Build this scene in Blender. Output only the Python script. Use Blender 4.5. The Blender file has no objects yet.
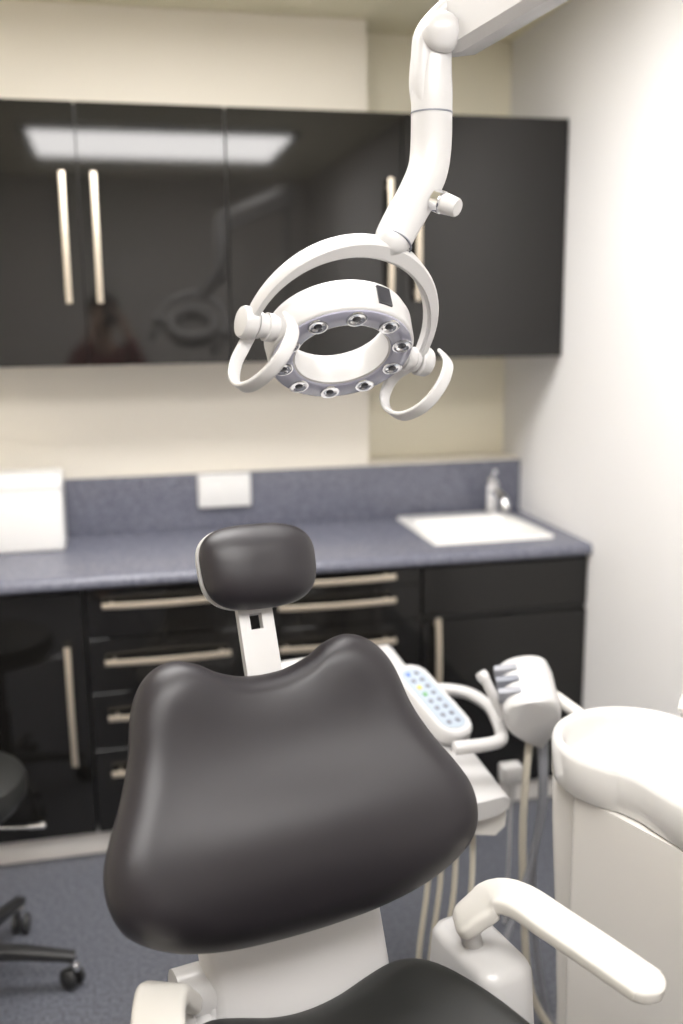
import bpy, bmesh, math, random
from mathutils import Vector, Matrix
random.seed(4)
V = Vector
scene = bpy.context.scene
COL = scene.collection
PI = math.pi

# ------------------------------------------------------------------ materials
def mat(name, color, rough=0.5, metal=0.0, coat=0.0, noise=None, bump=None, spec=0.5, emit=None, ior=1.5, trans=0.0, alpha=1.0):
    m = bpy.data.materials.new(name); m.use_nodes = True
    nt = m.node_tree; b = nt.nodes['Principled BSDF']
    b.inputs['Base Color'].default_value = (*color, 1)
    b.inputs['Roughness'].default_value = rough
    b.inputs['Metallic'].default_value = metal
    b.inputs['Coat Weight'].default_value = coat
    b.inputs['Coat Roughness'].default_value = 0.03
    b.inputs['Specular IOR Level'].default_value = spec
    b.inputs['IOR'].default_value = ior
    b.inputs['Transmission Weight'].default_value = trans
    b.inputs['Alpha'].default_value = alpha
    tc = nt.nodes.new('ShaderNodeTexCoord')
    if noise:
        sc, amt, col2 = noise
        n = nt.nodes.new('ShaderNodeTexNoise'); n.inputs['Scale'].default_value = sc
        n.inputs['Detail'].default_value = 4
        nt.links.new(tc.outputs['Object'], n.inputs['Vector'])
        r = nt.nodes.new('ShaderNodeValToRGB')
        r.color_ramp.elements[0].position = 0.5 - amt; r.color_ramp.elements[1].position = 0.5 + amt
        r.color_ramp.elements[0].color = (*color, 1); r.color_ramp.elements[1].color = (*col2, 1)
        nt.links.new(n.outputs['Fac'], r.inputs['Fac'])
        nt.links.new(r.outputs['Color'], b.inputs['Base Color'])
    if bump:
        sc, st = bump
        n = nt.nodes.new('ShaderNodeTexNoise'); n.inputs['Scale'].default_value = sc
        nt.links.new(tc.outputs['Object'], n.inputs['Vector'])
        bp = nt.nodes.new('ShaderNodeBump'); bp.inputs['Strength'].default_value = st
        bp.inputs['Distance'].default_value = 0.002
        nt.links.new(n.outputs['Fac'], bp.inputs['Height'])
        nt.links.new(bp.outputs['Normal'], b.inputs['Normal'])
    if emit:
        b.inputs['Emission Color'].default_value = (*emit[0], 1)
        b.inputs['Emission Strength'].default_value = emit[1]
    return m

M = dict(
    cream=mat('cream_wall_paint', (0.88, 0.83, 0.735), 0.8, noise=(3, .4, (0.865, 0.815, 0.72)), bump=(300, .05)),
    yellow=mat('yellow_cream_wall_paint', (0.86, 0.81, 0.66), 0.8, bump=(300, .05)),
    ceil=mat('yellow_cream_ceiling_paint', (0.87, 0.83, 0.65), 0.85, bump=(250, .05)),
    white_wall=mat('white_wall_paint', (0.74, 0.73, 0.725), 0.75, noise=(2, .4, (0.725, 0.715, 0.71)), bump=(300, .05)),
    grey_wall=mat('grey_rear_wall_paint', (0.74, 0.72, 0.70), 0.8, bump=(300, .05)),
    floor=mat('speckled_blue_grey_vinyl', (0.055, 0.058, 0.072), 0.5, noise=(110, .12, (0.135, 0.142, 0.168))),
    counter=mat('speckled_blue_grey_laminate', (0.098, 0.102, 0.135), 0.25, noise=(130, .12, (0.17, 0.175, 0.22))),
    gloss=mat('glossy_black_lacquer', (0.007, 0.0065, 0.006), 0.05, noise=(2, .4, (0.008, 0.0075, 0.007))),
    grey_gloss=mat('charcoal_carcass_laminate', (0.016, 0.015, 0.014), 0.3, noise=(30, .3, (0.019, 0.018, 0.017))),
    handle=mat('champagne_satin_metal', (0.66, 0.58, 0.47), 0.38, metal=.85, noise=(20, .3, (0.70, 0.62, 0.51))),
    plinth=mat('pale_aluminium_laminate', (0.76, 0.73, 0.70), 0.4, noise=(12, .3, (0.80, 0.77, 0.74))),
    plastic=mat('white_gloss_plastic', (0.47, 0.462, 0.458), 0.28, noise=(5, .4, (0.46, 0.452, 0.448))),
    bright=mat('bright_white_plastic', (0.74, 0.735, 0.725), 0.35, noise=(5, .4, (0.73, 0.725, 0.715))),
    sinkwhite=mat('bright_white_sink_enamel', (0.84, 0.83, 0.81), 0.2, noise=(5, .4, (0.83, 0.82, 0.80))),
    warm=mat('warm_white_enamel', (0.60, 0.58, 0.55), 0.25, coat=.3, noise=(5, .4, (0.59, 0.57, 0.54))),
    warm_arm=mat('ivory_white_plastic', (0.54, 0.523, 0.49), 0.33, noise=(5, .4, (0.53, 0.513, 0.48))),
    ceramic=mat('white_ceramic', (0.56, 0.55, 0.535), 0.14, coat=.4, noise=(5, .4, (0.55, 0.54, 0.525))),
    leather=mat('black_leatherette', (0.0100, 0.0080, 0.0105), 0.44, noise=(8, .4, (0.012, 0.010, 0.0125)), bump=(900, .12), spec=.42),
    seatleather=mat('black_seat_leatherette', (0.006, 0.0065, 0.006), 0.55, noise=(8, .4, (0.007, 0.0075, 0.007)), bump=(900, .12)),
    chrome=mat('polished_chrome', (0.85, 0.85, 0.87), 0.08, metal=1.0, noise=(5, .4, (0.83, 0.83, 0.85))),
    dark=mat('dark_sensor_glass', (0.03, 0.03, 0.035), 0.15, noise=(5, .4, (0.035, 0.035, 0.04))),
    lens=mat('lilac_grey_lens_plate', (0.24, 0.24, 0.30), 0.12, coat=.6, noise=(9, .3, (0.33, 0.33, 0.40))),
    black=mat('black_plastic', (0.02, 0.02, 0.021), 0.4, noise=(9, .3, (0.025, 0.025, 0.026))),
    beige=mat('beige_hose_rubber', (0.50, 0.46, 0.38), 0.5, noise=(20, .3, (0.54, 0.50, 0.42))),
    greyhose=mat('grey_hose_rubber', (0.22, 0.225, 0.25), 0.45, noise=(20, .3, (0.25, 0.255, 0.28))),
    key_blue=mat('blue_key', (0.08, 0.16, 0.45), 0.5), key_green=mat('green_key', (0.10, 0.28, 0.10), 0.5),
    key_yellow=mat('yellow_key', (0.55, 0.42, 0.06), 0.5), key_grey=mat('grey_key', (0.16, 0.17, 0.20), 0.5),
    keypad=mat('pale_keypad_film', (0.30, 0.345, 0.40), 0.45),
    glow=mat('light_diffuser', (0.9, 0.9, 0.9), 0.5, emit=((1.0, 0.975, 0.955), 12.0)),
    skin=mat('skin', (0.55, 0.36, 0.27), 0.5), hair=mat('dark_hair', (0.015, 0.012, 0.01), 0.6),
    maroon=mat('maroon_cloth', (0.16, 0.02, 0.025), 0.8), trouser=mat('dark_cloth', (0.02, 0.02, 0.025), 0.8),
)

# ------------------------------------------------------------------ helpers
def link(name, bm, m, parent=None, sharp=35, smooth=True, recalc=True, mods=None):
    """link a bmesh given in WORLD coordinates as one object (under its thing, if any)"""
    if recalc: bmesh.ops.recalc_face_normals(bm, faces=bm.faces)
    me = bpy.data.meshes.new(name); 
    if parent is not None:
        bm.transform(WM[parent.name].inverted())
    bm.to_mesh(me); bm.free()
    me.materials.append(m if not isinstance(m, str) else M[m])
    if smooth:
        me.polygons.foreach_set('use_smooth', [True] * len(me.polygons))
        me.set_sharp_from_angle(angle=math.radians(sharp))
    o = bpy.data.objects.new(name, me); COL.objects.link(o)
    if parent is not None: o.parent = parent; WM[o.name] = WM[parent.name]
    else: WM[o.name] = Matrix.Identity(4)
    return o
WM = {}
def thing(name, label, cat, loc, rz=0, group=None):
    o = bpy.data.objects.new(name, None); COL.objects.link(o)
    o.location = loc; o.rotation_euler = (0, 0, rz); o.empty_display_size = .05
    o['label'] = label; o['category'] = cat
    if group: o['group'] = group
    WM[o.name] = Matrix.Translation(V(loc)) @ Matrix.Rotation(rz, 4, 'Z')
    return o
def tag(o, label, cat, group=None):
    o['label'] = label; o['category'] = cat
    if group: o['group'] = group
    return o
def struct(name, bm, m, **k):
    o = link(name, bm, m, **k); o['kind'] = 'structure'; return o
def dup(root, loc, rz, label):
    r = root.copy(); COL.objects.link(r); r.location = loc; r.rotation_euler = (0, 0, rz); r['label'] = label
    for ch in list(root.children):
        c = ch.copy(); COL.objects.link(c); c.parent = r
        for g in list(ch.children):
            d = g.copy(); COL.objects.link(d); d.parent = c
    return r
def B(): return bmesh.new()
def box(bm, lo, hi, bev=0.0, seg=2, mtx=None):
    r = bmesh.ops.create_cube(bm, size=1.0)
    vs = r['verts']
    c = (V(lo) + V(hi)) / 2; s = V(hi) - V(lo)
    for v in vs: v.co = V((v.co.x * s.x + c.x, v.co.y * s.y + c.y, v.co.z * s.z + c.z))
    if bev > 0:
        es = list({e for v in vs for e in v.link_edges})
        rr = bmesh.ops.bevel(bm, geom=es, offset=bev, segments=seg, profile=0.5, affect='EDGES')
        vs = list({v for f in rr['faces'] for v in f.verts} | {v for v in vs if v.is_valid})
    if mtx is not None:
        for v in vs: v.co = mtx @ v.co
    return bm
def frames(pts, up=None):
    pts = [V(p) for p in pts]; out = []; prev = None
    for i, p in enumerate(pts):
        a = pts[max(i - 1, 0)]; b = pts[min(i + 1, len(pts) - 1)]
        t = (b - a).normalized()
        if up is not None: n = V(up)
        elif prev is not None: n = prev
        else: n = V((0, 0, 1)) if abs(t.z) < .9 else V((1, 0, 0))
        n = (n - t * n.dot(t)).normalized(); prev = n
        out.append((p, t, n, t.cross(n)))
    return out
def smoothpts(pts, k=6):
    """Catmull-Rom resample; points may carry extra radius values"""
    P = [list(p) for p in pts]; out = []
    for i in range(len(P) - 1):
        p0 = P[max(i - 1, 0)]; p1 = P[i]; p2 = P[i + 1]; p3 = P[min(i + 2, len(P) - 1)]
        for j in range(k):
            t = j / k
            out.append([0.5 * ((2 * b) + (-a + c) * t + (2 * a - 5 * b + 4 * c - d) * t * t + (-a + 3 * b - 3 * c + d) * t ** 3)
                        for a, b, c, d in zip(p0, p1, p2, p3)])
    out.append(P[-1]); return out
def sweep(bm, pts, section, up=None, cap=True, scales=None):
    """section: list of (n, b) offsets; pts: world points"""
    fr = frames(pts, up); rings = []
    for i, (p, t, n, b) in enumerate(fr):
        s = scales[i] if scales else 1
        sn, sb = s if isinstance(s, (tuple, list)) else (s, s)
        rings.append([bm.verts.new(p + n * (u * sn) + b * (w * sb)) for u, w in section])
    m = len(section)
    for a, c in zip(rings[:-1], rings[1:]):
        for j in range(m): bm.faces.new((a[j], a[(j + 1) % m], c[(j + 1) % m], c[j]))
    if cap:
        bm.faces.new(rings[0][::-1]); bm.faces.new(rings[-1])
    return bm
def circ(r=1, n=16): return [(r * math.cos(2 * PI * i / n), r * math.sin(2 * PI * i / n)) for i in range(n)]
def rrect(w, h, r, n=4):
    o = []
    for cx, cy, a0 in ((w - r, h - r, 0), (-(w - r), h - r, PI / 2), (-(w - r), -(h - r), PI), (w - r, -(h - r), 1.5 * PI)):
        for i in range(n + 1):
            a = a0 + PI / 2 * i / n; o.append((cx + r * math.cos(a), cy + r * math.sin(a)))
    return o
def tube(bm, pts, r, n=16, k=6, cap=True):
    """pts (x,y,z) or (x,y,z,r)"""
    q = [list(p) if len(p) == 4 else list(p) + [r] for p in pts]
    if len(q) > 2 and k > 1: q = smoothpts(q, k)
    return sweep(bm, [p[:3] for p in q], circ(1, n), cap=cap, scales=[p[3] for p in q])
def lathe(bm, prof, origin, axis, n=32):
    """prof: (radius, height) along axis; closes with caps at r=0"""
    ax = V(axis).normalized(); n1 = ax.orthogonal().normalized(); n2 = ax.cross(n1); o = V(origin); rings = []
    for r, h in prof:
        if r < 1e-6: rings.append([bm.verts.new(o + ax * h)])
        else: rings.append([bm.verts.new(o + ax * h + n1 * r * math.cos(2 * PI * i / n) + n2 * r * math.sin(2 * PI * i / n)) for i in range(n)])
    for a, c in zip(rings[:-1], rings[1:]):
        if len(a) == 1 and len(c) == 1: continue
        for j in range(n):
            k = (j + 1) % n
            if len(a) == 1: bm.faces.new((a[0], c[k], c[j]))
            elif len(c) == 1: bm.faces.new((a[j], a[k], c[0]))
            else: bm.faces.new((a[j], a[k], c[k], c[j]))
    return bm
def ring_lathe(bm, prof, origin, axis, n=64):
    """closed profile revolved -> torus-like"""
    return lathe(bm, prof + [prof[0]], origin, axis, n) and bmesh.ops.remove_doubles(bm, verts=bm.verts, dist=1e-6) and bm
def loft(bm, loops, cap0=True, cap1=True):
    R = [[bm.verts.new(V(p)) for p in L] for L in loops]; m = len(R[0])
    for a, c in zip(R[:-1], R[1:]):
        for j in range(m): bm.faces.new((a[j], a[(j + 1) % m], c[(j + 1) % m], c[j]))
    if cap0: bm.faces.new(R[0][::-1])
    if cap1: bm.faces.new(R[-1])
    return bm
def prism(bm, poly, z0, z1, bev=0, seg=2):
    f0 = [bm.verts.new((x, y, z0)) for x, y in poly]; f1 = [bm.verts.new((x, y, z1)) for x, y in poly]
    n = len(poly); fs = [bm.faces.new(f0[::-1]), bm.faces.new(f1)]
    for i in range(n): fs.append(bm.faces.new((f0[i], f0[(i + 1) % n], f1[(i + 1) % n], f1[i])))
    if bev:
        es = list({e for f in fs[:2] for e in f.edges})
        bmesh.ops.bevel(bm, geom=es, offset=bev, segments=seg, affect='EDGES', profile=.5)
    return bm
def offset_poly(poly, d):
    n = len(poly); out = []
    for i in range(n):
        a, b, c = V(poly[i - 1]).to_2d(), V(poly[i]).to_2d(), V(poly[(i + 1) % n]).to_2d()
        t = (c - a).normalized(); nn = V((-t.y, t.x)); out.append((b.x + nn.x * d, b.y + nn.y * d))   # inward for CCW
    return out

# ------------------------------------------------------------------ room shell
CZ = 2.625; XL = -3.0; YR = -4.7; YB = 0.16
b = B(); box(b, (XL - .1, YR - .1, -.1), (.1, YB + .1, 0)); struct('floor', b, 'floor', smooth=False)
b = B(); box(b, (XL - .1, YR - .1, CZ), (.1, YB + .1, CZ + .1)); struct('ceiling', b, 'ceil', smooth=False)
b = B(); box(b, (XL - .1, YB, 0), (.1, YB + .1, CZ)); struct('wall_back', b, 'yellow', smooth=False)
b = B(); box(b, (XL, 0, 0), (-.588, YB, CZ), .004); o = struct('trim_1', b, 'cream'); o['label'] = 'cream boxed-out section of the back wall'
b = B(); box(b, (-.588, 0, 0), (0, YB, 1.108), .003); o = struct('trim_2', b, 'cream'); o['label'] = 'cream ledge behind the sink upstand'
b = B(); box(b, (0, YR, 0), (.1, YB, CZ)); struct('wall_right', b, 'white_wall', smooth=False)
b = B(); box(b, (XL - .1, YR, 0), (XL, YB, CZ)); struct('wall_left', b, 'cream', smooth=False)
b = B(); box(b, (XL - .1, YR - .1, 0), (.1, YR, CZ)); struct('wall_rear', b, 'grey_wall', smooth=False)

# ------------------------------------------------------------------ ceiling light
def ceiling_light(X0, X1, Y0, Y1, label):
    t = thing('ceiling_light', label, 'light', ((X0 + X1) / 2, (Y0 + Y1) / 2, CZ), group=None)
    b = B()
    for lo, hi in (((X0 - .03, Y0 - .03, CZ - .03), (X1 + .03, Y0, CZ)), ((X0 - .03, Y1, CZ - .03), (X1 + .03, Y1 + .03, CZ)),
                   ((X0 - .03, Y0, CZ - .03), (X0, Y1, CZ)), ((X1, Y0, CZ - .03), (X1 + .03, Y1, CZ))): box(b, lo, hi)
    link('frame', b, 'plastic', t)
    b = B(); box(b, (X0, Y0, CZ - .02), (X1, Y1, CZ - .008)); link('diffuser', b, 'glow', t, smooth=False)
ceiling_light(-1.86, -.47, -3.68, -2.76, 'wide rectangular fluorescent ceiling panel, seen mirrored in the wall cupboards')
ceiling_light(-1.95, -.55, -1.75, -.95, 'fluorescent ceiling panel over the worktop side of the room')

# ------------------------------------------------------------------ cabinets
def bow_handle(bm, p0, p1, out, w=.0085, d=.028):
    """bowed strap handle between p0 and p1 standing off along out"""
    p0 = V(p0); p1 = V(p1); out = V(out); side = (p1 - p0).normalized().cross(out)
    pts = []
    for i in range(17):
        s = i / 16; h = d + .012 * math.sin(PI * s)
        pts.append(p0.lerp(p1, s) + out * h)
    sweep(bm, pts, rrect(.004, w, .002, 2), up=out)
    for s in (.07, .93):
        q = p0.lerp(p1, s); sweep(bm, [q, q + out * (d + .002)], circ(.005, 10))
    return bm
FY = -.60; UY = -.35
def door(parent, x0, x1, z0, z1, y, hx=None, hz=None, name='door', slot=None):
    g = .0016
    b = B(); box(b, (x0 + g, y, z0 + g), (x1 - g, y + .019, z1 - g), .0005, 1)
    d = link(name, b, 'gloss', parent)
    if hx is not None:
        b = B(); bow_handle(b, (hx, y, hz[0]), (hx, y, hz[1]), (0, -1, 0)); link('handle', b, 'handle', d)
    return d
def drawer(parent, x0, x1, z0, z1, hx0=None, hx1=None, hz=None):
    d = door(parent, x0, x1, z0, z1, FY, name='drawer_front')
    if hx0 is not None:
        b = B(); bow_handle(b, (hx0, FY, hz), (hx1, FY, hz), (0, -1, 0)); link('handle', b, 'handle', d)
    return d
def base_unit(x0, x1, label, cat='cabinet', open_top=False):
    t = thing('base_cabinet' if cat == 'cabinet' else 'drawer_unit', label, cat, ((x0 + x1) / 2, -.3, .09))
    b = B()
    box(b, (x0, FY + .02, .09), (x0 + .018, -.0, .866)); box(b, (x1 - .018, FY + .02, .09), (x1, 0, .866))
    box(b, (x0 + .018, FY + .02, .09), (x1 - .018, 0, .108)); box(b, (x0 + .018, -.015, .108), (x1 - .018, 0, .866))
    if open_top: box(b, (x0 + .018, FY + .02, .846), (x1 - .018, FY + .06, .866))
    else: box(b, (x0 + .018, FY + .02, .848), (x1 - .018, -.015, .866))
    link('body', b, 'grey_gloss', t); return t
t = base_unit(-2.61, -2.115, 'black base cabinet at the far left end of the run under the worktop')
door(t, -2.61, -2.115, .095, .862, FY, -2.16, (.335, .705))
t = base_unit(-2.11, -1.61, 'glossy black base cabinet with one long vertical handle, behind the wheeled stool')
door(t, -2.11, -1.61, .095, .862, FY, -1.66, (.335, .705))
t = base_unit(-1.605, -1.12, 'black drawer unit directly right of the vertical-handled base cabinet, seen left of the headrest', 'drawers')
for z0, z1, hz in ((.095, .365, .295), (.365, .545, .474), (.545, .715, .648), (.715, .862, .822)):
    drawer(t, -1.605, -1.12, z0, z1, -1.555, -1.185, hz)
t = base_unit(-1.12, -.575, 'black drawer unit with shallow top drawers, behind the headrest beside the sink cabinet', 'drawers')
for z0, z1, hz in ((.095, .44, .37), (.44, .70, .642), (.70, .815, .774), (.815, .865, .849)):
    drawer(t, -1.12, -.575, z0, z1, -1.036, -.666, hz)
t = base_unit(-.57, 0, 'matt black cabinet under the sink with grooved top panel and one vertical handle', open_top=True)
d = door(t, -.57, -.003, .095, .688, FY, -.527, (.335, .703))
b = B(); box(b, (-.568, FY, .705), (-.005, FY + .019, .862), .0015, 1); link('top_panel', b, 'gloss', t)
b = B(); box(b, (-.568, FY + .012, .690), (-.005, FY + .019, .703)); link('finger_groove', b, 'black', t)
b = B(); box(b, (-2.61, -.55, 0), (0, -.532, .086), .001, 1); tag(link('plinth', b, 'plinth'), 'pale grey plinth board running along the floor below the black base cabinets', 'plinth')

# worktop with rounded front edge, hole left for the sink
def worktop():
    b = B(); zt, zb = .91, .869
    prof = [(-.0005, zb), (-.60, zb), (-.612, zb + .003), (-.619, zb + .011), (-.62, zb + .021), (-.618, zb + .031), (-.611, zt - .003), (-.60, zt), (-.0005, zt)]
    # left slab, right sliver, and the strips in front of and behind the sink cut-out
    def slab(x0, x1, y_lo, y_hi, pr=None):
        if pr: loft(b, [[(x0, y, z) for y, z in pr], [(x1, y, z) for y, z in pr]])
        else: box(b, (x0, y_lo, zb), (x1, y_hi, zt))
    slab(-2.615, -.49, 0, 0, prof); slab(-.09, 0, 0, 0, prof)
    front = [(y if y < -.55 else -.50, z) for y, z in prof]
    slab(-.49, -.09, 0, 0, front); slab(-.49, -.09, -.115, -.0005)
    return b
tag(link('worktop', worktop(), 'counter'), 'blue-grey speckled worktop running the length of the black base cabinets', 'worktop')
b = B(); box(b, (-2.615, -.02, .91), (0, -.0005, 1.104), .003); tag(link('worktop_upstand', b, 'counter'), 'blue-grey speckled upstand along the back edge of the worktop', 'upstand')

# sink
t = thing('sink', 'white rectangular inset sink at the right end of the worktop', 'sink', (-.29, -.29, .91))
b = B()
SX0, SX1, SY0, SY1 = -.502, -.078, -.508, -.055
def rr2(x0, x1, y0, y1, r, n=5): return [((x0 + x1) / 2 + a, (y0 + y1) / 2 + c) for a, c in rrect((x1 - x0) / 2, (y1 - y0) / 2, r, n)]
L = [(SX0, SX1, SY0, SY1, .02, .9105), (SX0, SX1, SY0, SY1, .02, .916), (SX0 + .006, SX1 - .006, SY0 + .006, SY1 - .006, .02, .920),
     (SX0 + .028, SX1 - .028, SY0 + .028, SY1 - .085, .03, .919), (SX0 + .036, SX1 - .036, SY0 + .036, SY1 - .093, .03, .905), (SX0 + .045, SX1 - .045, SY0 + .045, SY1 - .105, .04, .862),
     (SX0 + .07, SX1 - .07, SY0 + .07, SY1 - .13, .04, .852)]
loft(b, [[(x, y, z) for x, y in rr2(x0, x1, y0, y1, r)] for x0, x1, y0, y1, r, z in L], cap0=False)
link('basin', b, 'sinkwhite', t)
b = B(); lathe(b, [(0, .004), (.03, .004), (.033, .001), (.033, 0)], (-.29, -.30, .8525), (0, 0, 1), 24); link('drain', b, 'chrome', t)
# tap
t = thing('mixer_tap', 'small chrome mixer tap standing behind the white sink', 'tap', (-.145, -.095, .92))
b = B(); lathe(b, [(0, 0), (.030, 0), (.030, .006), (.025, .012), (.024, .095), (.026, .10), (.026, .118), (0, .120)], (-.145, -.095, .9195), (0, 0, 1), 24); link('body', b, 'chrome', t)
b = B(); tube(b, [(-.145, -.10, 1.00), (-.143, -.15, 1.005), (-.138, -.20, .985), (-.136, -.215, .955)], .015); link('spout', b, 'chrome', t)
b = B(); tube(b, [(-.145, -.09, 1.038), (-.147, -.10, 1.055), (-.150, -.14, 1.082)], .007); lathe(b, [(0, 0), (.020, 0), (.020, .012), (0, .02)], (-.145, -.095, 1.036), (0, 0, 1), 24); link('lever', b, 'chrome', t)

# socket plate
t = thing('wall_socket', 'white double socket plate on the blue-grey upstand', 'socket', (-1.126, -.022, 1.045))
b = B(); box(b, (-1.219, -.045, .985), (-1.033, -.0205, 1.102), .007, 3); link('plate', b, 'bright', t)
for x in (-1.172, -1.082):
    b = B(); box(b, (x - .03, -.048, 1.015), (x + .03, -.0445, 1.072), .002)
    link('socket_face', b, 'bright', t)
# white box on the worktop
t = thing('dispenser_box', 'white box standing at the left end of the worktop', 'box', (-1.80, -.17, .91))
b = B(); box(b, (-1.93, -.265, .9105), (-1.668, -.09, 1.145), .012, 3); link('body', b, 'bright', t)
b = B(); box(b, (-1.932, -.267, 1.105), (-1.666, -.088, 1.158), .010, 3); link('lid', b, 'bright', t)

# wall cabinets
ZB, ZT = 1.502, 2.264
def wall_unit(x0, x1, xm, label, hz=(1.690, 2.064)):
    t = thing('wall_cabinet', label, 'cabinet', ((x0 + x1) / 2, -.16, ZB), group=None)
    b = B(); box(b, (x0, UY + .02, ZB + .004), (x1, -.001 if x1 < -.6 else -.001, ZT - .004)); link('body', b, 'grey_gloss', t)
    door(t, x0, xm, ZB, ZT, UY, xm - .045, hz); door(t, xm, x1, ZB, ZT, UY, xm + .045, hz)
    return t
wall_unit(-2.005, -1.122, -1.5575, 'black two-door wall cabinet at left mirroring the ceiling light')
wall_unit(-1.120, -.003, -.566, 'black two-door wall cabinet behind the dental lamp, against the right wall')

# ------------------------------------------------------------------ wheeled stool at left
SC = V((-1.930, -1.150, 0))
t = thing('wheeled_stool', 'black wheeled stool on a star base at the left edge', 'stool', SC)
b = B(); lathe(b, [(0, .495), (.15, .495), (.172, .503), (.188, .525), (.190, .55), (.182, .572), (.15, .586), (0, .59)], SC, (0, 0, 1), 40); link('seat', b, 'seatleather', t)
b = B(); lathe(b, [(0, .10), (.028, .10), (.028, .30), (.018, .31), (.018, .47), (.055, .475), (.055, .4955), (0, .4955)], SC, (0, 0, 1), 24); link('column', b, 'black', t)
b = B(); tube(b, [SC + V((.03, -.01, .465)), SC + V((.12, -.03, .455)), SC + V((.205, -.06, .462))], .006); 
lathe(b, [(0, 0), (.009, 0), (.009, .04), (0, .045)], SC + V((.19, -.053, .461)), (.95, -.3, .1), 12); link('lever', b, 'chrome', t)
for i in range(5):
    a = math.radians(-8 + 72 * i); d = V((math.cos(a), math.sin(a), 0)); s = V((-d.y, d.x, 0))
    b = B(); sweep(b, [SC + d * .02 + V((0, 0, .118)), SC + d * .15 + V((0, 0, .108)), SC + d * .275 + V((0, 0, .088))], rrect(.013, .018, .006, 3), up=(0, 0, 1), scales=[1.25, 1.05, .8])
    lg = link('leg', b, 'black', t)
    e = SC + d * .275
    ca = a + .9 + i; w = V((math.cos(ca), math.sin(ca), 0)); w2 = V((-w.y, w.x, 0))
    b = B()
    for q in (-1, 1):
        lathe(b, [(0, -.009), (.018, -.009), (.026, -.006), (.0275, 0), (.026, .006), (.018, .009), (0, .009)], e + w * .014 * q + w2 * .014 + V((0, 0, .0275)), w, 20)
    sweep(b, [e + w * -.024 + w2 * .014 + V((0, 0, .0275)), e + w * .024 + w2 * .014 + V((0, 0, .0275))], circ(.004, 8))
    cs = link('caster', b, 'black', lg)
    b = B(); box(b, (-.009, -.012, 0), (.009, .012, .018), .003, 2, Matrix.Translation(e + V((0, 0, .052))) @ Matrix.Rotation(ca, 4, 'Z'))
    sweep(b, [e + V((0, 0, .05)), e + V((0, 0, .085))], circ(.006, 10)); link('caster_fork', b, 'chrome', lg)

# ------------------------------------------------------------------ dental chair
YAW = math.radians(12.5); REC = math.radians(30)
F = V((math.sin(YAW), -math.cos(YAW), 0)); Lt = V((math.cos(YAW), math.sin(YAW), 0)); Z = V((0, 0, 1))
U = Z * math.cos(REC) - F * math.sin(REC); NB = Lt.cross(U)
C0 = V((-1.2561, -2.0957, .920)) - Lt * .003 - V((0, 0, .002))
S0 = V((-1.235, -2.17, 0)) + Lt * .0     # floor point below the hinge
chair = thing('dental_chair', 'black and white dental chair with a wide reclined backrest and small round-cornered headrest', 'dental chair', S0, YAW)
def cb(l, u, w): return C0 + Lt * l + U * u + NB * w          # backrest frame
def cs_(l, f, z): return S0 + Lt * l + F * f + Z * z          # seat frame
half = [(0, .199), (.04, .202), (.08, .214), (.112, .231), (.148, .239), (.181, .228), (.206, .203), (.223, .166), (.236, .108), (.257, .052), (.283, 0), (.2985, -.043), (.297, -.086), (.28, -.122), (.243, -.150), (.19, -.172), (.12, -.186), (.05, -.191), (0, -.192)]
hs = smoothpts(half, 5)
hs = [[a * .985, c] for a, c in hs]
outline = [(a, c) for a, c in hs] + [(-a, c) for a, c in hs[1:-1][::-1]]
def gauss(x, s): return math.exp(-(x / s) ** 2)
def back_w(l, v):
    w = .30 * l * l                                     # wings come forward
    w += .024 * gauss(v + .047, .085) * gauss(l, .30)   # lumbar pad
    w += -.008 * gauss(v - .075, .08) * gauss(l, .22)   # hollow above it
    w += .006 * gauss(v - .19, .05) * gauss(abs(l) - .145, .06)   # shoulder pads
    w += -.010 * gauss(v - .20, .045) * gauss(l, .07)
    w += -.75 * max(0, -.09 - v) ** 2 * 6
    return w
def cushion(bm, outl, fn, wfun, T, edge=.86, NR=26, c=(0, 0), back=-.012):
    """domed upholstered pad: outline in (l,u), front height from wfun, thickness T with a rolled edge"""
    n = len(outl); rings = []
    def P(s, w_extra, wf=1):
        return [fn(c[0] + (a - c[0]) * s, c[1] + (e - c[1]) * s, wfun(c[0] + (a - c[0]) * s, c[1] + (e - c[1]) * s) * wf + w_extra) for a, e in outl]
    rings.append(P(.90, back)); rings.append(P(.975, back)); rings.append(P(.992, back * .5))
    for i in range(NR + 1):
        s = 1 - (i / NR) ** 1.6 if i < NR else 0
        if i == 0: s = 1
        x = min(1, (1 - s) / (1 - edge)); h = T * math.sqrt(max(0, 1 - (1 - x) ** 2))
        if s <= .0: break
        rings.append(P(s, h))
    R = [[bm.verts.new(p) for p in L] for L in rings]
    for a, e in zip(R[:-1], R[1:]):
        for j in range(n): bm.faces.new((a[j], a[(j + 1) % n], e[(j + 1) % n], e[j]))
    cv = bm.verts.new(fn(c[0], c[1], wfun(*c) + T))
    for j in range(n): bm.faces.new((R[-1][j], R[-1][(j + 1) % n], cv))
    bm.faces.new(R[0][::-1]); return bm
b = B(); cushion(b, outline, cb, back_w, .045, edge=.80); backrest = link('backrest', b, 'leather', chair, sharp=80)
# moulded shell behind the cushion
b = B(); n_ = len(outline)
def shell_ring(s, w): return [cb(a * s, c * s, back_w(a * s, c * s) * .9 + w) for a, c in outline]
loft(b, [shell_ring(.90, -.0125), shell_ring(.965, -.014), shell_ring(.972, -.02), shell_ring(.93, -.036), shell_ring(.75, -.050), shell_ring(.3, -.055)]); link('back_shell', b, 'plastic', chair, sharp=60)
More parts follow.
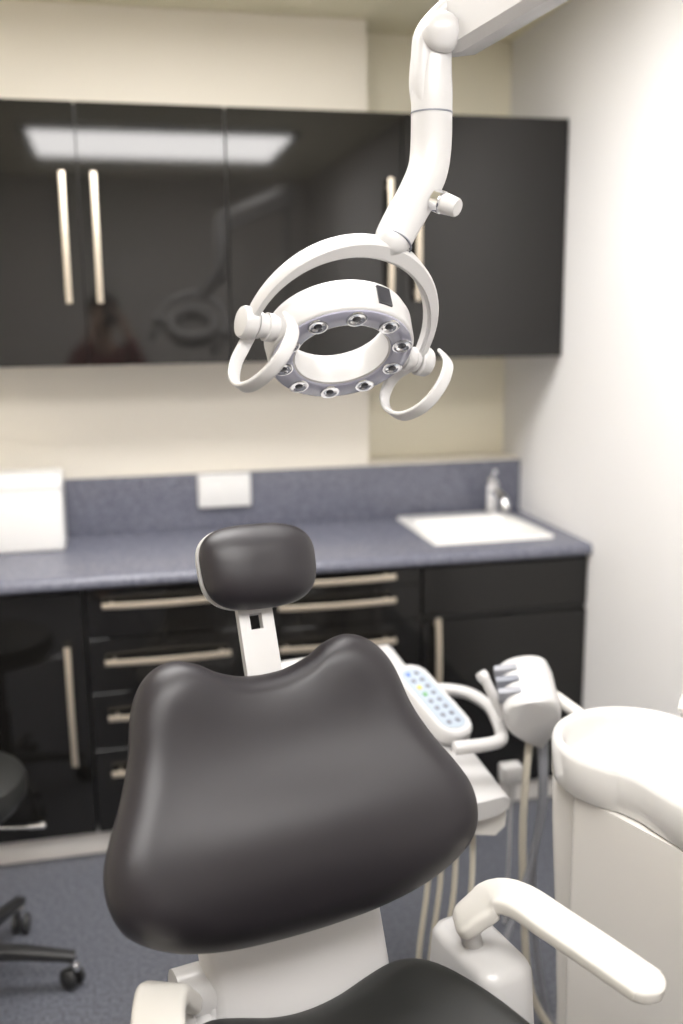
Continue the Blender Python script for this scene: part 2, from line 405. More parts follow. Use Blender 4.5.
# headrest
HC = cb(.027, .372, .012); ht = math.radians(19); hy = YAW + math.radians(3)
HF = V((math.sin(hy), -math.cos(hy), 0)); HL = V((math.cos(hy), math.sin(hy), 0)); HU = Z * math.cos(ht) - HF * math.sin(ht); HN = HL.cross(HU)
rl = math.radians(-2); HL, HU = HL * math.cos(rl) + HU * math.sin(rl), HU * math.cos(rl) - HL * math.sin(rl)
def ch(l, u, w): return HC + HL * l + HU * u + HN * w
ho = []
for i in range(72):
    a = 2 * PI * i / 72; e = 3.0; ca, sa = math.cos(a), math.sin(a)
    r = (abs(ca) ** e + abs(sa) ** e) ** (-1 / e); x = .099 * r * ca; y = .070 * r * sa
    x *= 1 + .55 * y; ho.append((x, y))
b = B(); cushion(b, ho, ch, lambda l, u: .5 * l * l - .8 * u * u - .06 * u, .044, edge=.20, back=-.012)
hd = link('headrest', b, 'leather', chair, sharp=80)
b = B(); loft(b, [[ch(a * s, c * s, w) for a, c in ho] for s, w in ((.95, -.0125), (.995, -.013), (1.0, -.020), (.95, -.032), (.5, -.038))]); link('headrest_shell', b, 'plastic', hd, sharp=50)
# neck bracket: flat plate with a square window
b = B()
def nb(l, u, w): return cb(l + .0 + .004 + .05 * (u - .25), u, w)
def platebox(l0, l1, u0, u1, w0=-.030, w1=-.014):
    loft(b, [[nb(l0, u0, w0), nb(l1, u0, w0), nb(l1, u0, w1), nb(l0, u0, w1)], [nb(l0, u1, w0), nb(l1, u1, w0), nb(l1, u1, w1), nb(l0, u1, w1)]])
NL0, NL1 = -.021, .038
platebox(NL0, NL1, .05, .274); platebox(NL0, -.003, .274, .300); platebox(.018, NL1, .274, .300); platebox(NL0, NL1, .300, .345)
link('neck_bracket', b, 'plastic', chair, sharp=30)
# hinge bracket behind the backrest down to the seat
b = B(); secs = []
for (z, y, wl, th) in ((.46, -.02, .130, .05), (.54, -.045, .145, .045), (.62, -.07, .151, .035), (.70, -.10, .152, .03), (.80, -.15, .12, .028)):
    secs.append([cs_(.0 + a, y + c, z) for a, c in rrect(wl, th, .022, 4)])
loft(b, secs); link('back_bracket', b, 'plastic', chair, sharp=50)
for sx in (-1,):
    b = B(); lathe(b, [(0, -.035), (.036, -.035), (.043, -.028), (.045, -.01), (.045, .03), (0, .035)], cs_(.0 + sx * .163, -.09, .628), Lt * sx, 28)
    loft(b, [[cs_(.0 + sx * .140 + a * 1, c + f, z) for a, c in rrect(.02, .045, .012, 3)] for f, z in ((-.09, .628), (-.06, .54), (.0, .44))])
    link('hinge_cover', b, 'plastic', chair, sharp=40)
# seat cushion
sh = [(0, .03), (.06, .03), (.12, .028), (.17, .040), (.215, .085), (.245, .16), (.262, .26), (.268, .38), (.262, .50), (.24, .60), (.17, .64), (.08, .65), (0, .65)]
ss = smoothpts(sh, 5); so = [(a, c) for a, c in ss] + [(-a, c) for a, c in ss[1:-1][::-1]]; so = so[::-1]
def seat_w(l, f):
    return .55 * l * l - .02 * gauss(l, .10) * gauss(f - .02, .18) + .012 * gauss(abs(l) - .17, .06) * gauss(f - .08, .08) - .04 * gauss(f - .65, .1)
b = B(); cushion(b, so, lambda l, f, w: cs_(-.01 + l, f - .065, .585 + w), seat_w, .045, edge=.82, c=(0, .33)); link('seat', b, 'seatleather', chair, sharp=80)
b = B(); loft(b, [[cs_(-.01 + a * s, .265 + (c - .33) * s, .585 + z + seat_w(a * s, .33 + (c - .33) * s) * k) for a, c in so] for s, z, k in ((.90, -.0125, 1), (.96, -.014, 1), (.965, -.03, .9), (.85, -.07, .3), (.5, -.095, 0))]); link('seat_shell', b, 'plastic', chair, sharp=50)
# leg rest
lo_ = [(a * .92, .68 + (c) * .78) for a, c in rr2(-.24, .24, 0, .66, .09, 6)]
b = B(); cushion(b, lo_, lambda l, f, w: cs_(.01 + l, f, .575 - .35 * (f - .66) + w), lambda l, f: .4 * l * l, .045, edge=.80, c=(0, .94)); link('leg_rest', b, 'seatleather', chair, sharp=80)
b = B(); loft(b, [[cs_(.01 + a * s, .94 + (c - .94) * s, .575 - .35 * (.94 + (c - .94) * s - .66) + z + .4 * (a * s) ** 2) for a, c in lo_] for s, z in ((.9, -.0125), (.95, -.015), (.95, -.03), (.8, -.05))]); link('leg_rest_shell', b, 'plastic', chair, sharp=50)
# lift column and base
b = B(); loft(b, [[cs_(.01 + a, .30 + f + c, z) for a, c in rrect(w, d, .04, 5)] for z, w, d, f in ((.50, .14, .20, 0), (.40, .12, .16, -.01), (.25, .12, .16, -.03), (.10, .14, .20, -.02))]); link('column', b, 'plastic', chair, sharp=40)
b = B(); loft(b, [[cs_(.01 + a, .26 + c, z) for a, c in rrect(w, d, .10, 6)] for z, w, d in ((.001, .24, .36), (.06, .24, .36), (.085, .225, .345), (.11, .17, .25))]); link('base_plate', b, 'plastic', chair, sharp=40)
# arm rests
def armrest(sx, elbow, foot, pad_dir, plen, hub):
    """one arm: riser curving over the elbow into a flat pad"""
    elbow = V(elbow); foot = V(foot); hub = V(hub); pd = V(pad_dir).normalized(); side = pd.cross(Z).normalized()
    pts = [list(foot - (elbow - foot) * .16) + [.75, .45], list(foot) + [1.10, .80], list(foot.lerp(elbow, .40) + V((0, 0, .004))) + [1.18, .90], list(foot.lerp(elbow, .80) + V((0, 0, .006))) + [1.18, .90], list(elbow + pd * .030 + V((0, 0, .003))) + [1.12, .82],
           list(elbow + pd * (.09) + V((0, 0, .0))) + [1.12, .78], list(elbow + pd * (plen * .55) + V((0, 0, -.004))) + [1.12, .75], list(elbow + pd * (plen * .85) + V((0, 0, -.011))) + [1.1, .72]]
    for k_ in range(1, 7):
        a = k_ / 6 * PI / 2 * .97
        pts.append(list(elbow + pd * (plen * .85 + .032 * math.sin(a)) + V((0, 0, -.011 - .003 * math.sin(a)))) + [1.1 * max(.1, math.cos(a)), .72 * max(.3, math.cos(a)) ** .35])
    q = smoothpts(pts, 4)
    b = B(); sec = rrect(.017, .032, .010, 4)
    sweep(b, [p[:3] for p in q], sec, up=(0, 0, 1), scales=[(p[4], p[3]) for p in q])
    ar = link('armrest', b, 'warm_arm', chair, sharp=60)
    b = B()                                    # moulded support rising from the seat side
    cdir = (foot - hub); 
    loft(b, [[hub + Lt * a + F * c + Z * z for a, c in rrect(w, d, min(w, d) * .6, 4)] + [] for z, w, d in ((-.16, .050, .10), (-.08, .052, .10), (.005, .050, .092), (.018, .045, .085), (.024, .035, .07))])
    link('armrest_support', b, 'plastic', chair, sharp=60)
    b = B(); tube(b, [hub + V((0, 0, -.02)), hub.lerp(foot, .6), foot + (elbow - foot) * .15], .017, k=4); link('armrest_pivot', b, 'plastic', ar, sharp=60)
armrest(1, (-.918, -2.140, .736), (-.985, -2.128, .690), (.47, -.88, -.04), .290, (-.952, -2.120, .622))
armrest(-1, (-1.468, -2.228, .717), (-1.44, -2.16, .65), (-.08, -1, -.05), .300, (-1.425, -2.20, .60))

# ------------------------------------------------------------------ dental lamp
LC = V((-1.1205, -1.89, 1.5821)); LN = V((0.02444, -0.62133, -0.78317)).normalized()
LA = V((0.93283, 0.29587, -0.20563)).normalized(); LB_ = LA.cross(LN)
CB = LC - LN * .0244
lamp = thing('dental_lamp', 'white ring-shaped dental lamp hanging from a jointed arm over the chair', 'dental lamp', (-.53, -2.60, 0))
b = B(); ro, ri = .1195, .0775
ring_lathe(b, [(ri, .0), (ri + .003, .0015), (ro - .005, .0015), (ro - .001, .0), (ro + .0005, -.004), (ro + .003, -.040), (ro - .002, -.056), (ro - .012, -.064), (ri + .016, -.066), (ri + .006, -.060), (ri + .001, -.045)], LC - LN * .001, LN, 96)
ring = link('ring_head', b, 'plastic', lamp, sharp=50)
b = B(); ring_lathe(b, [(ri + .003, .0012), (ri + .004, .004), (ri + .007, .0055), (ro - .008, .0055), (ro - .0045, .004), (ro - .004, .0012)], LC - LN * .001, LN, 96); plate = link('lens_plate', b, 'lens', ring, sharp=50)
def onring(ang): return LA * math.cos(ang) + LB_ * math.sin(ang)
for i in range(10):
    a = 2 * PI * i / 10; d = onring(a); c = LC + LN * .0048 + d * (ro + ri) / 2
    b = B(); tdir = LN.cross(d)
    lathe(b, [(.0165, 0), (.0165, .0014), (.0135, .0019), (.010, .0009), (.006, .0003)], c, LN, 28)
    link('reflector_cup', b, 'chrome', ring)
    b = B(); lathe(b, [(0, .0020), (.003, .0018), (.0065, .0008), (.0065, 0)], c, LN, 20); link('led_lens', b, 'dark', ring)
# square sensor window in the outer wall
sd = None
b = B(); ang0 = math.atan2((V((.45, .25, .6))).dot(LB_), (V((.45, .25, .6))).dot(LA))
SENS = 0.0
def sensor(ang):
    b = B(); vs = []
    for k in range(5):
        a = ang - .105 + .21 * k / 4; d = onring(a); vs.append((LC + d * (ro + .0005) - LN * .013, LC + d * (ro + .0042) - LN * .013, LC + d * (ro + .0052) - LN * .046, LC + d * (ro + .0005) - LN * .046))
    loft(b, vs); return link('sensor_window', b, 'dark', ring)
sensor(math.radians(-85))
# pivot hubs
for sx in (-1, 1):
    b = B(); ax = LA * sx
    lathe(b, [(0, .110), (.020, .110), (.020, .126), (.0225, .127), (.0225, .137), (.019, .138), (.019, .146), (.021, .147), (.021, .154), (.016, .155), (.016, .158), (0, .158)], CB, ax, 32); link('pivot_collar', b, 'plastic', ring)
    b = B(); lathe(b, [(0, .157), (.023, .157), (.0255, .160), (.0255, .176), (.0235, .180), (.019, .1815), (0, .182)], CB, ax, 32); link('pivot_cap', b, 'plastic', lamp)
# yoke
be = math.radians(-70); YB_ = -LN * math.cos(be) + LB_ * math.sin(be); YN = LA.cross(YB_)
b = B(); rings = []
NA = 48
for i in range(NA + 1):
    a = -.10 + (PI + .20) * i / NA; s = max(0, math.sin(a)); rad_in = .152 + .008 * s; th = .0155 + .013 * s * s; dp = .012 + .005 * s
    d = LA * math.cos(a) + YB_ * math.sin(a); mid = rad_in + th / 2
    h2 = th / 2; g = .0045
    sec = [(h2, -dp + .004), (h2, dp - .004), (h2 - .003, dp), (-h2 + g, dp), (-h2 + g, dp - .005), (-h2, dp - .006), (-h2, -dp + .006), (-h2 + g, -dp + .005), (-h2 + g, -dp), (h2 - .003, -dp)]
    rings.append([CB - LA * .005 + d * (mid + u) + YN * w for u, w in sec])
loft(b, rings); yoke = link('yoke', b, 'plastic', lamp, sharp=50)
# handles : open strap loops
nh = V((.784, .241, -.572)).normalized()
HL_ = [(-1.227, -1.998, 1.645), (-1.228, -2.043, 1.625), (-1.244, -2.063, 1.595), (-1.265, -2.057, 1.568), (-1.288, -2.032, 1.547), (-1.302, -1.999, 1.543), (-1.306, -1.96, 1.554), (-1.298, -1.93, 1.576), (-1.286, -1.921, 1.597), (-1.272, -1.914, 1.62)]
HR_ = [(-.952, -1.897, 1.583), (-.953, -1.93, 1.568), (-.964, -1.948, 1.545), (-.983, -1.951, 1.517), (-1.003, -1.939, 1.495), (-1.023, -1.905, 1.481), (-1.033, -1.861, 1.486), (-1.032, -1.827, 1.502), (-1.021, -1.811, 1.524), (-1.007, -1.812, 1.543), (-.99, -1.83, 1.557)]
for pts in (HL_, HR_):
    q = smoothpts(pts, 5); n = len(q); sc = []
    for i in range(n):
        e = min(i, 6) / 6; sc.append((1, .82 + .18 * e))
    b = B(); sweep(b, q, rrect(.0108, .0040, .0035, 3), up=nh, scales=sc); link('handle', b, 'plastic', lamp, sharp=50)
# suspension tube
b = B()
T = [(-1.068, -1.950, 1.735, .014), (-1.063, -1.955, 1.745, .020), (-1.054, -1.954, 1.758, .0285), (-1.030, -1.936, 1.792, .0305), (-1.003, -1.918, 1.830, .031), (-.982, -1.905, 1.868, .032), (-.975, -1.900, 1.905, .0325), (-.974, -1.900, 1.955, .0325)]
tube(b, T, .03, 28, 6); link('lower_tube', b, 'plastic', lamp, sharp=50)
b = B(); tube(b, [(-.974, -1.900, 1.957, .0325), (-.9735, -1.900, 1.985, .0322), (-.973, -1.900, 2.02, .030), (-.969, -1.900, 2.055, .026)], .03, 28, 6); up_t = link('upper_tube', b, 'plastic', lamp, sharp=50)
b = B(); ring_lathe(b, [(.0317, -.0012), (.0332, -.0012), (.0332, .0012), (.0317, .0012)], (-.974, -1.900, 1.956), (0, 0, 1), 40); link('joint_seam', b, 'key_grey', up_t)
b = B(); ring_lathe(b, [(.0275, -.0008), (.0303, -.0008), (.0303, .0008), (.0275, .0008)], (-1.052, -1.954, 1.755), (.020, .016, .034), 40); link('joint_seam', b, 'key_grey', lamp)
# cheek running up beside the hinge
b = B(); q = smoothpts([(-.992, -1.898, 1.965, .5, 1), (-.993, -1.898, 2.00, .8, 1), (-.990, -1.898, 2.04, .8, 1), (-.985, -1.898, 2.075, .8, 1), (-.962, -1.898, 2.105, .7, 1), (-.938, -1.898, 2.125, .5, .9)], 5)
sweep(b, [p[:3] for p in q], rrect(.017, .026, .014, 4), up=(-.8, 0, .6), scales=[(p[3], p[4]) for p in q]); link('hinge_cheek', b, 'plastic', lamp, sharp=60)
b = B(); lathe(b, [(0, -.036), (.018, -.034), (.028, -.026), (.031, -.012), (.031, .03), (0, .034)], (-.965, -1.912, 2.070), (.15, .98, .1), 32); link('hinge_knuckle', b, 'plastic', lamp, sharp=40)
# spring arm
A0 = V((-.935, -1.905, 2.078)); A1 = V((-.56, -2.58, 2.26)); ad = (A1 - A0).normalized()
b = B(); sec = [(-.030, -.026), (.030, -.026), (.036, -.018), (.036, .018), (.030, .026), (-.026, .026), (-.036, .012), (-.036, -.016)]
sweep(b, [A0 - ad * .030, A0 + ad * .012, A0.lerp(A1, .5), A1], sec, up=(0, 0, 1), scales=[.75, 1.12, 1.15, 1.2]); link('spring_arm', b, 'plastic', lamp, sharp=30)
b = B(); lathe(b, [(0, -.06), (.045, -.06), (.05, -.05), (.05, .05), (.045, .06), (0, .06)], A1 + ad * .03, (0, 0, 1), 32); link('arm_joint', b, 'plastic', lamp)
pb = A1 + ad * .03
b = B(); tube(b, [(pb.x, pb.y, .03), (pb.x, pb.y, 1.4), (pb.x, pb.y, pb.z - .061)], .024, 24, 2); link('post', b, 'plastic', lamp)
b = B(); lathe(b, [(0, .001), (.15, .001), (.155, .01), (.15, .03), (.04, .045), (.03, .06), (0, .06)], (pb.x, pb.y, 0), (0, 0, 1), 40); link('floor_plate', b, 'plastic', lamp)
# lock knob
kp = V((-.982, -1.945, 1.820)); kd = V((.62, -.70, -.34)).normalized()
b = B(); lathe(b, [(.0, .0), (.0175, .0), (.0175, .014), (.0135, .013), (.0135, .017), (0, .017)], kp, kd, 28); link('knob_collar', b, 'chrome', lamp)
b = B(); lathe(b, [(0, .016), (.0150, .016), (.0165, .019), (.0145, .040), (.0125, .043), (0, .0435)], kp, kd, 28); link('lock_knob', b, 'plastic', lamp)

# ------------------------------------------------------------------ cuspidor unit
UA = math.radians(20); US = V((math.sin(UA), -math.cos(UA), 0)); UT = V((math.cos(UA), math.sin(UA), 0)); UC = V((-.585, -1.94, 0))
def cu(t, s, z): return UC + UT * t + US * s + Z * z
unit = thing('cuspidor_unit', 'white dental spittoon unit with a round-ended basin on a tall body', 'dental unit', UC, UA)
ol = []
for i in range(30):      # around the back of the bowl, left to right
    a = math.radians(150 + i * (360 - 150 - 8) / 29 * 1.0); ol.append((.151 * math.cos(a), .151 * math.sin(a)))
# a runs left(150deg: front left) -> back -> right
ol += [(.152, .03), (.165, .075), (.20, .11), (.225, .16), (.23, .26), (.23, .42), (.205, .485), (.15, .51), (0, .515), (-.10, .50), (-.14, .46), (-.147, .38), (-.146, .30), (-.142, .24), (-.137, .19), (-.132, .15), (-.127, .12), (-.1275, .10)]
ol = [p for p in ol]
sm = smoothpts([list(p) for p in ol] + [list(ol[0])], 3)[:-1]
ol = [(p[0], p[1]) for p in sm]
area = sum(ol[i][0] * ol[(i + 1) % len(ol)][1] - ol[(i + 1) % len(ol)][0] * ol[i][1] for i in range(len(ol)))
if area < 0: ol = ol[::-1]
b = B(); Ls = []
for off, z in ((.02, .803), (.006, .800), (.001, .806), (-.0, .84), (-.001, .868), (.002, .877), (.008, .881), (.014, .880), (.019, .874), (.024, .862), (.032, .838), (.050, .822), (.075, .818)):
    Ls.append([cu(a, c, z) for a, c in offset_poly(ol, off)])
loft(b, Ls); link('basin', b, 'ceramic', unit, sharp=60)
# body
bo = rr2(-.137, .215, -.03, .485, .02, 5)
b = B(); loft(b, [[cu(a, c, z) for a, c in bo] for z in (.05, .40, .7995)]); link('body', b, 'warm', unit, sharp=50)
b = B(); loft(b, [[cu(a, c, z) for a, c in rr2(-.115, .20, -.01, .46, .02, 5)] for z in (0.001, .0495)]); link('toe_base', b, 'key_grey', unit)
# tapered rear pillar
b = B(); loft(b, [[cu(-.042 + a * w + .04 * (1 - w), -.070 + c, z) for a, c in rrect(.070, .045, .03, 4)] for z, w in ((.7990, 1), (.70, .96), (.5, .80), (.3, .66), (.05, .6))]); link('rear_pillar', b, 'warm', unit, sharp=50)
# bowl drain and cup filler
b = B(); tube(b, [cu(.165, -.02, .80), cu(.165, -.02, .90), cu(.155, -.01, .925), cu(.12, .01, .93), cu(.10, .02, .915)], .009, 14); link('filler_spout', b, 'ceramic', unit)
# ------------------------------------------------------------------ assistant's instrument holder with suction hoses
hold = thing('suction_holder', 'white slotted suction hose holder on an arm beside the spittoon unit', 'instrument holder', (-.655, -1.60, .78))
hc = V((-.648, -1.60, .828))
hx = V((.94, -.28, .12)).normalized(); hf = V((.27, .88, .36)).normalized(); hf = (hf - hx * hf.dot(hx)).normalized(); hz = hx.cross(hf)
HM = Matrix(((hx.x, hf.x, hz.x, hc.x), (hx.y, hf.y, hz.y, hc.y), (hx.z, hf.z, hz.z, hc.z), (0, 0, 0, 1)))
def H3(a, c, z): return HM @ V((a, c, z))
prof = [(-.048, .018), (-.044, -.020), (-.020, -.045), (.006, -.062), (.016, -.062), (.036, -.036), (.048, -.016), (.050, .010), (.040, .032), (.015, .040), (-.020, .038), (-.040, .030)]
pr = [(p[0] * 1.22, p[1] * 1.45) for p in smoothpts([list(p) for p in prof] + [list(prof[0])], 3)[:-1]]
b = B(); loft(b, [[H3(a * k_, c, z * k_) for a, z in pr] for c, k_ in ((-.066, .88), (-.060, .96), (-.050, 1), (.05, 1), (.075, .94), (.085, .82))]); hbody = link('holder_body', b, 'plastic', hold, sharp=50)
for i in range(3):
    b = B(); c = -.030 + .036 * i
    box(b, (-.066, c - .009, .028), (-.016, c + .009, .061), .004, 2, HM)
    link('hose_slot', b, 'greyhose' if i != 1 else 'key_grey', hold)
b = B(); tube(b, [H3(-.056, -.03, -.02), H3(-.072, -.01, .02), H3(-.088, .015, .055)], .011, 16); lathe(b, [(0, 0), (.013, 0), (.014, .012), (.011, .02), (0, .021)], H3(-.088, .014, .054), hx * -.4 + hf * .5 + hz * .6, 20); link('suction_tip', b, 'plastic', hold)
b = B(); tube(b, [H3(.040, .03, -.01), (-.570, -1.62, .815), (-.545, -1.70, .79), cu(.02, -.08, .76)], .014, 16); link('holder_arm', b, 'warm', hold)
# hoses (things of their own, hanging from the holder)
def hose(pts, r, m, label, grp=None, name='suction_hose'):
    b = B(); tube(b, pts, r, 12, 8); o = link(name, b, m); tag(o, label, 'hose', grp); return o
hose([H3(-.002, -.02, -.078), (-.652, -1.60, .55), (-.645, -1.60, .35), (-.628, -1.62, .12), (-.56, -1.68, .012), (-.50, -1.72, .010)], .0085, 'beige', 'straight beige hose dropping from the tip of the slotted hose holder')
hose([H3(.020, -.01, -.076), (-.610, -1.60, .60), (-.622, -1.60, .48), (-.665, -1.62, .36), (-.74, -1.66, .22), (-.80, -1.64, .10), (-.78, -1.52, .012)], .0075, 'greyhose', 'dark grey hose curving away left below the slotted hose holder')
hose([H3(.034, .02, -.055), (-.594, -1.58, .58), (-.604, -1.56, .42), (-.600, -1.56, .25), (-.58, -1.58, .08), (-.56, -1.60, .012), (-.50, -1.63, .010)], .0075, 'greyhose', 'grey hose hanging straight down nearest the spittoon unit')

# ------------------------------------------------------------------ delivery unit behind the backrest
dl = thing('delivery_unit', 'white dentist\'s delivery unit with keypad and loop handle, half hidden behind the backrest', 'dental unit', (-.93, -1.45, 0))
def frm(y): k = (y + 1.20) / -.48; return k
# top tray, sloping towards the chair
def topz(y): return .84 + (.66 - .84) * ((-1.20 - y) / .48)
R0 = V((-.843, -1.205)); R1 = V((-.722, -1.69))
b = B(); secs = []
for k, wl, th in ((0, .30, .030), (.03, .31, .045), (.45, .27, .055), (.80, .20, .060), (.97, .17, .055), (1.0, .15, .040)):
    pR = R0.lerp(R1, k); y = pR.y; zz = topz(y)
    pts = [(pR.x - wl, zz), (pR.x - .012, zz), (pR.x, zz - .010), (pR.x - .004, zz - th + .01), (pR.x - .03, zz - th), (pR.x - wl, zz - th)]
    secs.append([(x, y + (pR.x - x) * .20 * (-1), z) for x, z in pts])
loft(b, secs); link('tray_body', b, 'plastic', dl, sharp=40)
# lower nose of the head
b = B(); loft(b, [[(x, y, z) for x, z in ((-.86, zt), (-.735 + dx, zt), (-.738 + dx, zb + .02), (-.76 + dx, zb), (-.86, zb + .02))] for y, zt, zb, dx in ((-1.45, .70, .62, -.02), (-1.55, .665, .56, 0.0), (-1.65, .628, .545, 0.02), (-1.675, .62, .56, .012))]); link('nose_housing', b, 'warm', dl, sharp=50)
# keypad housing
kc = V((-.820, -1.45, .775)); kx = V((.30, -.90, -.36)).normalized(); ky = V((.93, .35, 0)); ky = (ky - kx * ky.dot(kx)).normalized(); kz = kx.cross(ky); kz = kz if kz.z > 0 else -kz
KM = Matrix(((kx.x, ky.x, kz.x, kc.x), (kx.y, ky.y, kz.y, kc.y), (kx.z, ky.z, kz.z, kc.z), (0, 0, 0, 1)))
b = B(); loft(b, [[KM @ V((a, c, z)) for a, c in rrect(.125 * s, .044 * s, .040 * s, 6)] for z, s in ((-.018, .96), (-.012, 1), (.012, 1), (.018, .95))]); kh = link('keypad_housing', b, 'plastic', dl, sharp=40)
b = B(); loft(b, [[KM @ V((a, c, z)) for a, c in rrect(.105, .032, .028, 6)] for z in (.0182, .0195)]); kp_ = link('keypad', b, 'keypad', kh)
for i in range(8):
    for j in range(2):
        mt = {0: 'key_blue', 2: 'key_yellow', 3: 'key_green'}.get(i if j == 0 else 9, 'key_grey')
        b = B(); lathe(b, [(0, .002), (.0055, .0018), (.0065, 0), (0, 0)], KM @ V((-.085 + .024 * i, -.012 + .024 * j, .0195)), kz, 12); link('key', b, mt, kh)
# loop handle
b = B(); hp = [(-.80, -1.345, .765), (-.745, -1.350, .763), (-.700, -1.385, .760), (-.682, -1.46, .757), (-.693, -1.54, .755), (-.708, -1.60, .753), (-.724, -1.628, .752), (-.76, -1.640, .752), (-.83, -1.64, .752)]
tube(b, hp, .0145, 16, 6); link('loop_handle', b, 'plastic', dl, sharp=60)
# column and foot
b = B(); tube(b, [(-1.03, -1.30, .79), (-1.04, -1.28, .4), (-1.04, -1.28, .05)], .028, 20, 3); link('column', b, 'plastic', dl)
b = B(); lathe(b, [(0, .001), (.15, .001), (.155, .01), (.14, .03), (.05, .055), (.035, .07), (0, .07)], (-1.04, -1.28, 0), Z, 40); link('foot', b, 'plastic', dl)
# small connector clipped to the stand
b = B(); box(b, (-.545, -1.225, .425), (-.487, -1.185, .478), .008, 3); lathe(b, [(0, 0), (.014, 0), (.012, .05), (0, .052)], (-.513, -1.205, .43), (0, 0, -1), 18)
tube(b, [(-.513, -1.205, .39), (-.515, -1.205, .2), (-.52, -1.2, .005)], .0035, 10); tag(link('hose_connector', b, 'plastic'), 'small white connector on a thin pipe behind the hanging hoses', 'connector')
hl = ['outermost beige instrument hose hanging at the right below the delivery unit', 'beige instrument hose second from the right below the delivery unit', 'beige instrument hose second from the left below the delivery unit', 'beige instrument hose nearest the chair\'s back bracket, below the delivery unit']
for i, (x, y) in enumerate(((-.770, -1.60), (-.800, -1.575), (-.828, -1.56), (-.853, -1.55))):
    hose([(x, y, .560), (x - .012, y - .03, .42), (x - .03, y - .035, .28), (x - .035, y - .01, .12), (x - .02, y + .05, .02), (x - .01, y + .12, .010), (x - .04, y + .22, .0095)], .0062, 'beige', hl[i], 'instrument hoses below the delivery unit', 'instrument_hose')

# ------------------------------------------------------------------ photographer, seen only mirrored in the cupboard doors
PF = V((.2217, .9751, 0)).normalized(); PR = V((PF.y, -PF.x, 0)); PO = V((-1.483, -3.4673, 0)) - PF * .215
per = thing('person', 'person in a maroon top holding a camera up, mirrored in the wall cupboards', 'person', PO)
def pp(x, y, z): return PO + PR * x + PF * y + Z * z
def skin_obj(name, chains, m, parent, sub=1):
    me = bpy.data.meshes.new(name); vs = []; es = []; rs = []; key = {}
    inv = WM[per.name].inverted()
    for chn in chains:
        prev = None
        for (x, y, z, r) in chn:
            k = (round(x, 4), round(y, 4), round(z, 4))
            if k not in key: key[k] = len(vs); vs.append(inv @ pp(x, y, z)); rs.append(r)
            if prev is not None: es.append((prev, key[k]))
            prev = key[k]
    me.from_pydata(vs, es, []); o = bpy.data.objects.new(name, me); COL.objects.link(o); o.parent = parent; WM[o.name] = WM[per.name]
    md = o.modifiers.new('skin', 'SKIN'); md.use_smooth_shade = True
    for v, r in zip(me.skin_vertices[0].data, rs): v.radius = (r if isinstance(r, tuple) else (r, r))
    me.skin_vertices[0].data[0].use_root = True
    sb = o.modifiers.new('sub', 'SUBSURF'); sb.levels = sub; sb.render_levels = 2
    me.materials.append(M[m]); return o
pel = (0, -.02, .95, (.15, .11)); ch0 = (0, -.02, 1.12, (.14, .10)); ch1 = (0, -.02, 1.30, (.155, .11)); nb0 = (0, -.03, 1.46, .065)
chains = [[pel, ch0, ch1, nb0, (0, -.015, 1.54, .052), (0, .0, 1.60, .068), (0, .005, 1.67, .082), (0, -.005, 1.74, .070)], [(0, .005, 1.67, .082), (0, .085, 1.665, .014), (0, .108, 1.650, .010)]]
for sx in (-1, 1):
    chains.append([(0, .005, 1.67, .082), (.080 * sx, -.005, 1.67, .016), (.092 * sx, -.012, 1.672, .012)])
    chains.append([ch1, (.16 * sx, -.02, 1.41, .055), (.22 * sx, .02, 1.27, .045), (.25 * sx, .07, 1.20, .040), (.17 * sx, .12, 1.40, .034), (.105 * sx, .13, 1.56, .026), (.092 * sx, .132, 1.61, (.022, .03))])
    for k, (dz, ln) in enumerate(((.028, .030), (.012, .036), (-.004, .034), (-.019, .027))):
        chains.append([(.092 * sx, .132, 1.61, (.022, .03)), (.088 * sx, .155, 1.625 + dz, .009), (.076 * sx, .172, 1.628 + dz, .008), ((.076 - ln) * sx, .176, 1.63 + dz, .007)])
    chains.append([(.092 * sx, .132, 1.61, (.022, .03)), (.080 * sx, .112, 1.628, .010), (.062 * sx, .108, 1.642, .008)])
    chains.append([pel, (.09 * sx, -.02, .86, .085), (.10 * sx, .0, .50, .058), (.105 * sx, -.02, .12, .040), (.105 * sx, -.02, .045, .042), (.115 * sx, .11, .036, .033)])
body = skin_obj('body', chains, 'skin', per)
sh_ = [[(0, -.02, 1.00, (.165, .125)), (0, -.02, 1.12, (.16, .12)), (0, -.02, 1.30, (.175, .13)), (0, -.03, 1.455, .085)]]
for sx in (-1, 1): sh_.append([(0, -.02, 1.30, (.175, .13)), (.165 * sx, -.02, 1.41, .070), (.22 * sx, .02, 1.27, .060), (.25 * sx, .07, 1.20, .056), (.17 * sx, .12, 1.40, .047), (.115 * sx, .128, 1.53, .040)])
skin_obj('shirt', sh_, 'maroon', per)
tr = [[(0, -.02, 1.02, (.150, .115)), (0, -.02, .94, (.168, .125))]]
for sx in (-1, 1): tr.append([(0, -.02, .94, (.168, .125)), (.092 * sx, -.02, .84, .100), (.10 * sx, .0, .50, .074), (.105 * sx, -.02, .12, .064)])
skin_obj('trousers', tr, 'trouser', per)
b = B(); bmesh.ops.create_uvsphere(b, u_segments=32, v_segments=20, radius=1)
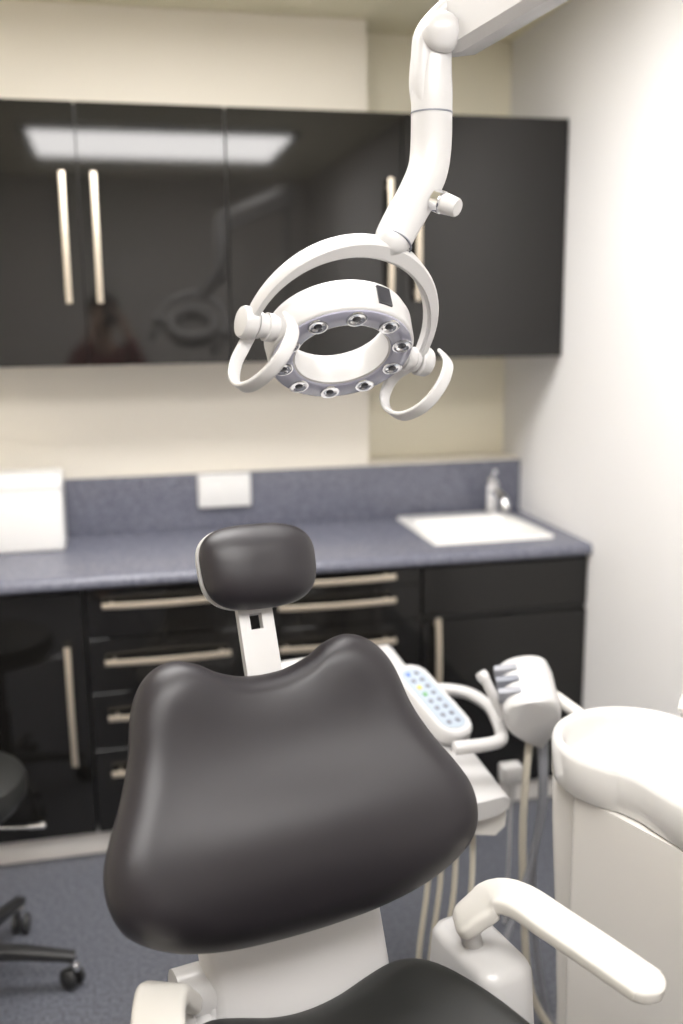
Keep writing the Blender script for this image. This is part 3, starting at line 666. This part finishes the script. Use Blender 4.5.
for v in b.verts:
    c = v.co.copy(); top = c.z; fr = c.y
    k = 1.0 if (fr < .35 or top > .45) else .80
    v.co = pp(c.x * .098 * k, -.012 + c.y * .112 * k, 1.700 + c.z * .105 * (1 if c.z > 0 else .95))
link('hair', b, 'hair', per, sharp=180)
cm = thing('camera', 'black camera held up by the person mirrored in the cupboards', 'camera', pp(0, .13, 1.645))
PM = Matrix(((PR.x, PF.x, 0, PO.x), (PR.y, PF.y, 0, PO.y), (0, 0, 1, 0), (0, 0, 0, 1)))
b = B(); box(b, (-.068, .118, 1.600), (.068, .158, 1.678), .010, 3, PM); box(b, (-.028, .122, 1.675), (.028, .156, 1.705), .008, 3, PM); link('body', b, 'black', cm)
b = B(); lathe(b, [(0, 0), (.034, 0), (.036, .01), (.036, .036), (.038, .040), (.032, .042), (.030, .036), (0, .034)], pp(0, .156, 1.643), PF, 32); link('lens', b, 'black', cm)

# ------------------------------------------------------------------ world + lights
w = bpy.data.worlds.new('world'); scene.world = w; w.use_nodes = True
w.node_tree.nodes['Background'].inputs['Color'].default_value = (.9, .9, 1, 1); w.node_tree.nodes['Background'].inputs['Strength'].default_value = .05
#LIGHTS#

# ------------------------------------------------------------------ camera
cam = bpy.data.cameras.new('camera'); co = bpy.data.objects.new('camera', cam); COL.objects.link(co)
r = V((0.97459869, -0.22372128, -0.01030418)); u = V((0.0536818, 0.1886913, 0.98056813)); f = V((0.21742965, 0.95621356, -0.19590806))
co.matrix_world = Matrix(((r.x, u.x, -f.x, -1.48279875), (r.y, u.y, -f.y, -3.46731823), (r.z, u.z, -f.z, 1.64514622), (0, 0, 0, 1)))
cam.sensor_fit = 'VERTICAL'; cam.sensor_height = 36; cam.lens = 982.9 / 1024 * 36; cam.clip_start = .02
cam.dof.use_dof = True; cam.dof.focus_distance = 1.58; cam.dof.aperture_fstop = 1.5
scene.camera = co
vs = scene.view_settings; vs.view_transform = 'Standard'; vs.look = 'None'; vs.gamma = 1; vs.use_curve_mapping = False; vs.exposure = 0.6
